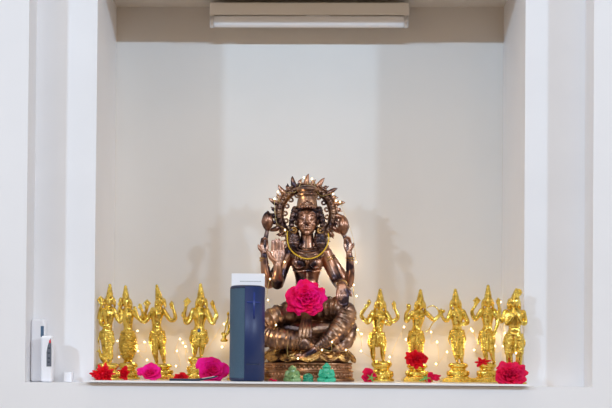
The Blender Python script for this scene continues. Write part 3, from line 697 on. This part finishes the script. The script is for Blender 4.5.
flower('ragged bright red flower at the left end of the shelf slab', 'flower', 103, 374, -.022, 12, 'red', n=20, seed=11, ruffle=.14, point=.6, face=(-.1, -1, .25), sx=1.05, sz=.8, inner=.25)
flower('small red flower in front of the patterned-skirt statue', 'flower', 123.5, 373.3, .05, 7.8, 'red', n=13, seed=12, ruffle=.08, point=.5, face=(.1, -1, .15), sx=.95, sz=.98, inner=.2)
flower('tiny red double bloom behind the dark incense holder', 'flower', 180.5, 376.3, .06, 6, 'red', n=14, seed=14, ruffle=.12, face=(0, -1, .2), sx=1.25, sz=.72)
flower('small pinkish red rose lying beneath the statue right of the goddess', 'flower', 368.8, 375.3, .07, 8.4, 'crim', n=16, seed=16, ruffle=.06, face=(-.25, -1, .3), sx=.95, sz=.92, sepal=((371, 377.5), (373, 381)))
flower('red carnation perched at the feet of the bow-holding statue', 'flower', 416, 358.6, .165, 10.6, 'red', n=24, seed=18, ruffle=.16, face=(0, -1, .1), sx=1.02, sz=.78, curlk=.4)
flower('wilted crimson bloom with green stem lying between two statue bases', 'flower', 432, 377.7, .075, 8, 'crim', n=9, seed=21, ruffle=.08, point=.3, face=(.5, -1, .2), sx=1.25, sz=.72, inner=.3, sepal=((426, 378), (420, 380.5)))
flower('red bud with folded petals at the feet of the disc-raising statue', 'flower', 481.5, 361.8, .155, 7.2, 'red', n=9, seed=24, ruffle=.04, point=.8, face=(-.2, -1, .1), sx=1.2, sz=.75, inner=.3)
flower('big crimson rose at the right end of the slab', 'flower', 510, 374.3, -.058, 14.8, 'crim', n=30, seed=27, ruffle=.10, face=(.15, -1, .2), sx=1.08, sz=.86)
# fallen petal at the pedestal
pb = bmesh.new(); c0 = at(273, 382, .02); c0.z = ZT+.002
ell(pb, c0, .008, .006, .0022, n=14, rot=Matrix.Rotation(.2, 3, 'Y'))
for v in pb.verts: v.co.z += .0012*sin(v.co.x*700)
o = obj('petal', pb, 'crim'); o.name = 'fallen_petal'; tag(o, 'single fallen red petal beside the blue speaker and bronze pedestal', 'petal'); origin(o, c0)

# ---------------------------------------------------------------- speaker, box, incense holder
Ys = -.018; k = (Ys+2.3)/F; a_, b_ = at(229, 383, Ys), at(264.3, 383, Ys); cx = (a_.x+b_.x)/2; R = (b_.x-a_.x)/2; zt_ = at(246, 286, Ys).z; H_ = zt_-ZT
sp = thing('bluetooth_speaker', 'tall cylindrical blue speaker standing upright at the front of the shelf', 'speaker', (cx, Ys, ZT))
c = Vector((cx, Ys, ZT))
bm = bmesh.new(); lathe(bm, c, [(R*.5, .004), (R*.965, .004), (R*.985, .008), (R*.985, H_-.008), (R*.965, H_-.004), (R*.5, H_-.004)], n=64); obj('fabric_sleeve', bm, 'slate', sp)
bm = bmesh.new(); lathe(bm, c, [(R*.3, 0), (R*.88, 0), (R*.96, .0015), (R*.985, .004), (R*.985, .006), (R*.3, .006)], n=64); obj('bottom_cap', bm, 'navyd', sp)
bm = bmesh.new(); lathe(bm, c, [(R*.3, H_-.006), (R*.985, H_-.006), (R*.985, H_-.004), (R*.95, H_-.0015), (R*.86, H_), (R*.55, H_-.0005), (R*.5, H_-.002), (R*.1, H_-.002)], n=64); obj('top_cap', bm, 'navyd', sp)
def patch(bm, a0, a1, z0, z1, r0, r1, n=24):
    V = []
    for i in range(n+1):
        a = a0+(a1-a0)*i/n
        V.append([bm.verts.new(Vector((cx+r*cos(a), Ys+r*sin(a), z))) for r, z in ((r0, z0), (r1, z0), (r1, z1), (r0, z1))])
    for i in range(n):
        for j_ in range(4): bm.faces.new((V[i][j_], V[i+1][j_], V[i+1][(j_+1) % 4], V[i][(j_+1) % 4]))
    bm.faces.new(V[0]); bm.faces.new(V[-1][::-1])
a0 = math.acos(max(-1, min(1, (at(245.2, 330, Ys).x-cx)/R)))
bm = bmesh.new(); patch(bm, -a0, Rd(12), ZT+.002, ZT+H_-.003, R*.9, R*1.0, 40); obj('control_panel', bm, 'navy', sp)
am = -math.acos((at(254.5, 330, Ys).x-cx)/R); zp = at(254, 303, Ys).z
bm = bmesh.new(); patch(bm, am-.055, am+.055, zp-.030, zp+.018, R*.97, R*1.008, 6); patch(bm, am-.42, am+.42, zp-.0014, zp+.0014, R*.97, R*1.008, 16); q = obj('volume_mark', bm, 'blue', sp); q['label'] = 'brighter blue plus mark'
bm = bmesh.new(); patch(bm, am-.42, am+.42, ZT+.030, ZT+.0325, R*.97, R*1.006, 16); q = obj('volume_mark', bm, 'navyd', sp)

Yb = .032; xa, xb = at(231.3, 300, Yb).x, at(264.5, 300, Yb).x; zb_ = at(248, 273.5, Yb).z
cb = thing('paper_box', 'plain white paper box standing behind the blue speaker', 'box', ((xa+xb)/2, Yb+.008, ZT))
boxo('carton', 'plastic', (xa, xb, Yb, Yb+.016, ZT, zb_), cb, .0006)
bm = bmesh.new(); zl = at(250, 281.3, Yb).z; x = at(240, 281, Yb).x; xe = at(261.5, 281, Yb).x; rnd = random.Random(2)
while x < xe-.001:
    w_ = rnd.uniform(.0012, .0034); box(bm, x, min(xe, x+w_), Yb-.0003, Yb+.0002, zl-.0007, zl+.0006); x += w_+.0007
q = obj('printed_line', bm, 'text', cb, False); q['label'] = 'line of tiny grey print'

Yi = -.03; p0, p1, p2 = at(169.5, 380.6, Yi), at(199, 380.2, Yi), at(217.5, 376.8, Yi)
ih = thing('incense_holder', 'flat dark navy pen-like holder lying on the slab edge before the pink rose', 'incense holder', (p1.x, Yi, ZT))
bm = bmesh.new(); box(bm, p0.x, p1.x+.003, Yi-.006, Yi+.006, ZT, ZT+.0042, .0014, 3); obj('tray', bm, 'ink', ih)
bm = bmesh.new(); sweep(bm, [(p1.x-.002, Yi, ZT+.0025, .0024), (p1.x+.012, Yi, ZT+.0040, .0022), (p2.x-.006, Yi, ZT+.0072, .0019), (p2.x, Yi, ZT+.0092, .0008)], n=10, flat=1); obj('tip', bm, 'ink', ih)
bm = bmesh.new(); cap(bm, Vector((p1.x+.006, Yi-.0022, ZT+.0048)), .0006, Vector((p2.x-.006, Yi-.0022, ZT+.0088)), .0005, n=8); q = obj('clip', bm, 'tin', ih); q['label'] = 'grey metal clip'

# ---------------------------------------------------------------- jade figures
def buddha(label, x, Y, w, h, m, hooded=False):
    f = Fig(Y); c = at(x, 382, Y); root = thing('buddha_figurine', label, 'figurine', (c.x, Y, ZT), 'green jade figurines')
    q = lambda u, v, d: Vector((c.x+u*w, Y+d*w, ZT+v*h))
    b = bmesh.new()
    if hooded:
        ell(b, q(0, .42, 0), .46*w, .40*w, .50*h); ell(b, q(0, .14, -.05), .5*w, .46*w, .14*h); ell(b, q(0, .62, -.22), .22*w, .22*w, .2*h)
        ell(b, q(0, .28, -.3), .28*w, .2*w, .14*h)
        for s in (-1, 1): cap(b, q(s*.36, .45, -.15), .1*w, q(s*.12, .3, -.42), .08*w)
    else:
        ell(b, q(0, .83, -.02), .20*w, .20*w, .15*h); ell(b, q(0, .96, .02), .11*w, .11*w, .07*h)
        ell(b, q(0, .79, -.2), .04*w, .06*w, .03*h)
        for s in (-1, 1):
            ell(b, q(s*.2, .79, 0), .045*w, .06*w, .09*h)
            cap(b, q(s*.3, .58, 0), .12*w, q(s*.38, .36, -.1), .10*w); cap(b, q(s*.38, .36, -.1), .10*w, q(s*.1, .27, -.36), .07*w)
            cap(b, q(s*.12, .14, -.1), .17*w, q(s*.4, .12, -.14), .14*w); cap(b, q(s*.38, .1, -.2), .12*w, q(-s*.1, .09, -.4), .08*w)
        cap(b, q(0, .5, .02), .28*w, q(0, .62, .02), .22*w); ell(b, q(0, .36, -.12), .26*w, .24*w, .17*h)
        for s in range(4): cap(b, q(-.22+.02*s, .56-.07*s, -.2-.03*s), .02*w, q(.22-.02*s, .50-.07*s, -.2-.03*s), .02*w, n=6)
    bmesh.ops.bisect_plane(b, geom=b.verts[:]+b.edges[:]+b.faces[:], plane_co=(0, 0, ZT+.0002), plane_no=(0, 0, -1), clear_outer=False)
    fuse('body', b, m, root, .0005, 1)
    bm = bmesh.new(); lathe(bm, q(0, 0, 0), [(.2*w, 0), (.5*w, 0), (.52*w, .03*h), (.49*w, .08*h), (.2*w, .09*h)], n=32, sy=.9); obj('base', bm, m, root)
buddha('pale olive green seated jade figurine, leftmost of three before the bronze pedestal', 292.3, .028, .0315, .0295, 'jade_o')
buddha('smallest dark green jade figurine, between the two taller ones', 308, .026, .0215, .0175, 'jade_d', True)
buddha('bright teal seated jade figurine, tallest of three before the bronze pedestal', 326.5, .028, .0330, .0345, 'jade')

# ---------------------------------------------------------------- remotes and white block on the left ledge
def remote(label, x0, x1, y0, Y, rot, thick, lean=0):
    k = (Y+2.3)/F; a, b = at(x0, 380, Y), at(x1, 380, Y); cxr = (a.x+b.x)/2; w = (b.x-a.x); h = at(x0, y0, Y).z
    root = thing('remote_control', label, 'remote control', (cxr, Y, 0)); return root, cxr, w, h
r1, cxr, w, h = remote('taller white remote control standing on the left ledge', 30.3, 45.6, 319, -.014, 0, .02)
boxo('back_shell', 'dark', (cxr-w/2, cxr+w/2-.006, -.013, -.002, .0005, h-.002), r1, .0035, 4)
boxo('case', 'plastic', (cxr-w/2+.002, cxr+w/2, -.025, -.003, 0, h), r1, .005, 5)
x0_, x1_ = at(40.7, 330, -.025).x, at(43.8, 330, -.025).x
q = boxo('display', 'lcd', (x0_, x1_, -.0256, -.024, at(42, 337, -.025).z, at(42, 326, -.025).z), r1, .0004); q['label'] = 'blue-grey display'
r2, cxr, w, h = remote('shorter white remote control with dark key panel, right of the taller one', 41.4, 53.0, 335.5, -.038, 0, .02)
boxo('case', 'plastic', (cxr-w/2, cxr+w/2, -.048, -.028, 0, h), r2, .005, 5)
bm = bmesh.new(); Yp = -.0486; pts = [(50.7, 338), (51.3, 345), (51.3, 366.5), (46.5, 366.5), (46.5, 352), (47.6, 346), (49.3, 341)]
lo = [bm.verts.new(at(px, py, Yp)) for px, py in pts]; hi = [bm.verts.new(v.co+Vector((0, .0012, 0))) for v in lo]
bm.faces.new(lo); bm.faces.new(hi[::-1])
for i in range(len(lo)): bm.faces.new((lo[i], hi[i], hi[(i+1) % len(lo)], lo[(i+1) % len(lo)]))
kp = obj('key_panel', bm, 'grey', r2, False); kp['label'] = 'dark grey key panel'
bm = bmesh.new(); ell(bm, at(50, 341.5, Yp), .0018, .0012, .0034); q = obj('power_button', bm, 'redp', r2); q['label'] = 'red button'
for (x, y) in ((49, 348), (48.7, 353), (49, 358), (48.7, 362)):
    bm = bmesh.new(); ell(bm, at(x, y, Yp), .0026, .0009, .0016, n=10); obj('key', bm, 'dark', kp)
xa, xb = at(64.3, 380, -.012).x, at(72.5, 380, -.012).x; zt1 = at(68, 372, -.012).z
o = boxo('plastic_block', 'plastic', (xa, xb, -.020, -.004, 0, zt1), None, .0015, 3); tag(o, 'small pale plastic block on the ledge between remotes and slab', 'block'); origin(o, ((xa+xb)/2, -.012, 0))

# ---------------------------------------------------------------- string lights
def strand(label, pts, lights=()):
    p0 = at(pts[0][0], pts[0][1], pts[0][2]); root = thing('string_lights', label, 'string lights', p0, 'warm fairy lights')
    rnd = random.Random(len(pts)); W_ = []; bul = []
    for i, p in enumerate(pts):
        v = at(p[0], p[1], p[2]); W_.append((*v, .00035)); bul.append(v)
        if i < len(pts)-1:
            n_ = pts[i+1]; u = at((p[0]+n_[0])/2+rnd.uniform(-5, 5), (p[1]+n_[1])/2+rnd.uniform(3, 9), (p[2]+n_[2])/2+rnd.uniform(-.003, .003)); W_.append((*u, .00035))
    bm = bmesh.new(); sweep(bm, spline(W_, 6), n=5, taper=False); w_ = obj('wire', bm, 'wire', root)
    for i, v in enumerate(bul):
        bm = bmesh.new(); ell(bm, v+Vector((0, -.0006, 0)), .0015, .0015, .0018, n=8); obj('bulb', bm, 'bulb', root)
    for v, e in lights:
        l = bpy.data.lights.new('bulb_glow', 'POINT'); l.energy = e*.65; l.color = (1, .76, .44); l.shadow_soft_size = .004
        o = bpy.data.objects.new('bulb_glow', l); COL.objects.link(o); o.parent = root; o.location = at(*v)-root.location
yb = .222
strand('fairy lights strung behind the left group of brass statues', [(96.5, 319, yb), (98, 332, yb), (97.5, 350, yb), (117.5, 341, yb), (119, 357, yb), (138, 351, yb), (144.5, 342, yb), (137.5, 331, yb), (147, 360, yb), (176, 366, yb), (177, 351, yb), (180, 339, yb), (183, 343, yb), (185.5, 346.5, yb), (189, 362, yb), (224, 324, yb), (222, 347, yb)],
       [((100, 345, .195), .055), ((143, 347, .195), .055), ((181, 350, .195), .055), ((222, 340, .215), .04)])
yf = .055
strand('fairy lights draped over the bronze goddess and her halo', [(356, 262, yb), (340, 202, .125), (336, 201, .125), (333, 194, .125), (312, 179, .125), (304, 177.5, .125), (278, 192, .125), (274.5, 199, .125), (285, 230, .12), (284.5, 262, .09), (270, 279, .08), (268, 300, .06), (276, 325, .06), (268, 334, .058), (287, 336, .05), (298, 358.5, .044), (322, 350, .05), (332, 342, .05), (346, 350, .07), (354, 322, .12), (353.6, 285, .13), (356.5, 296, yb)],
       [((288, 262, .21), .10), ((335, 262, .21), .12), ((290, 215, .21), .05), ((325, 225, .21), .05), ((352, 330, .20), .05), ((274, 334, .040), .016), ((298, 360, .030), .012), ((343, 346, .040), .014), ((268, 275, .07), .012), ((300, 195, .09), .008), ((345, 275, .085), .010)])
strand('fairy lights strung behind the right group of brass statues', [(357.5, 330, yb), (361.5, 334, yb), (361, 351, yb), (389.6, 357, yb), (404, 327, yb), (406, 339.5, yb), (431, 332, yb), (437, 342, yb), (436, 364, yb), (447, 352, yb), (471, 329, yb), (472.5, 331, yb), (474, 350, yb), (495, 346, yb), (503, 346, yb), (500.5, 302, yb-.02), (504, 318, yb-.02), (523.5, 320, .03), (516, 353, -.045)],
       [((362, 340, .195), .055), ((400, 350, .195), .055), ((437, 350, .195), .055), ((471, 345, .195), .055), ((504, 335, .21), .05)])
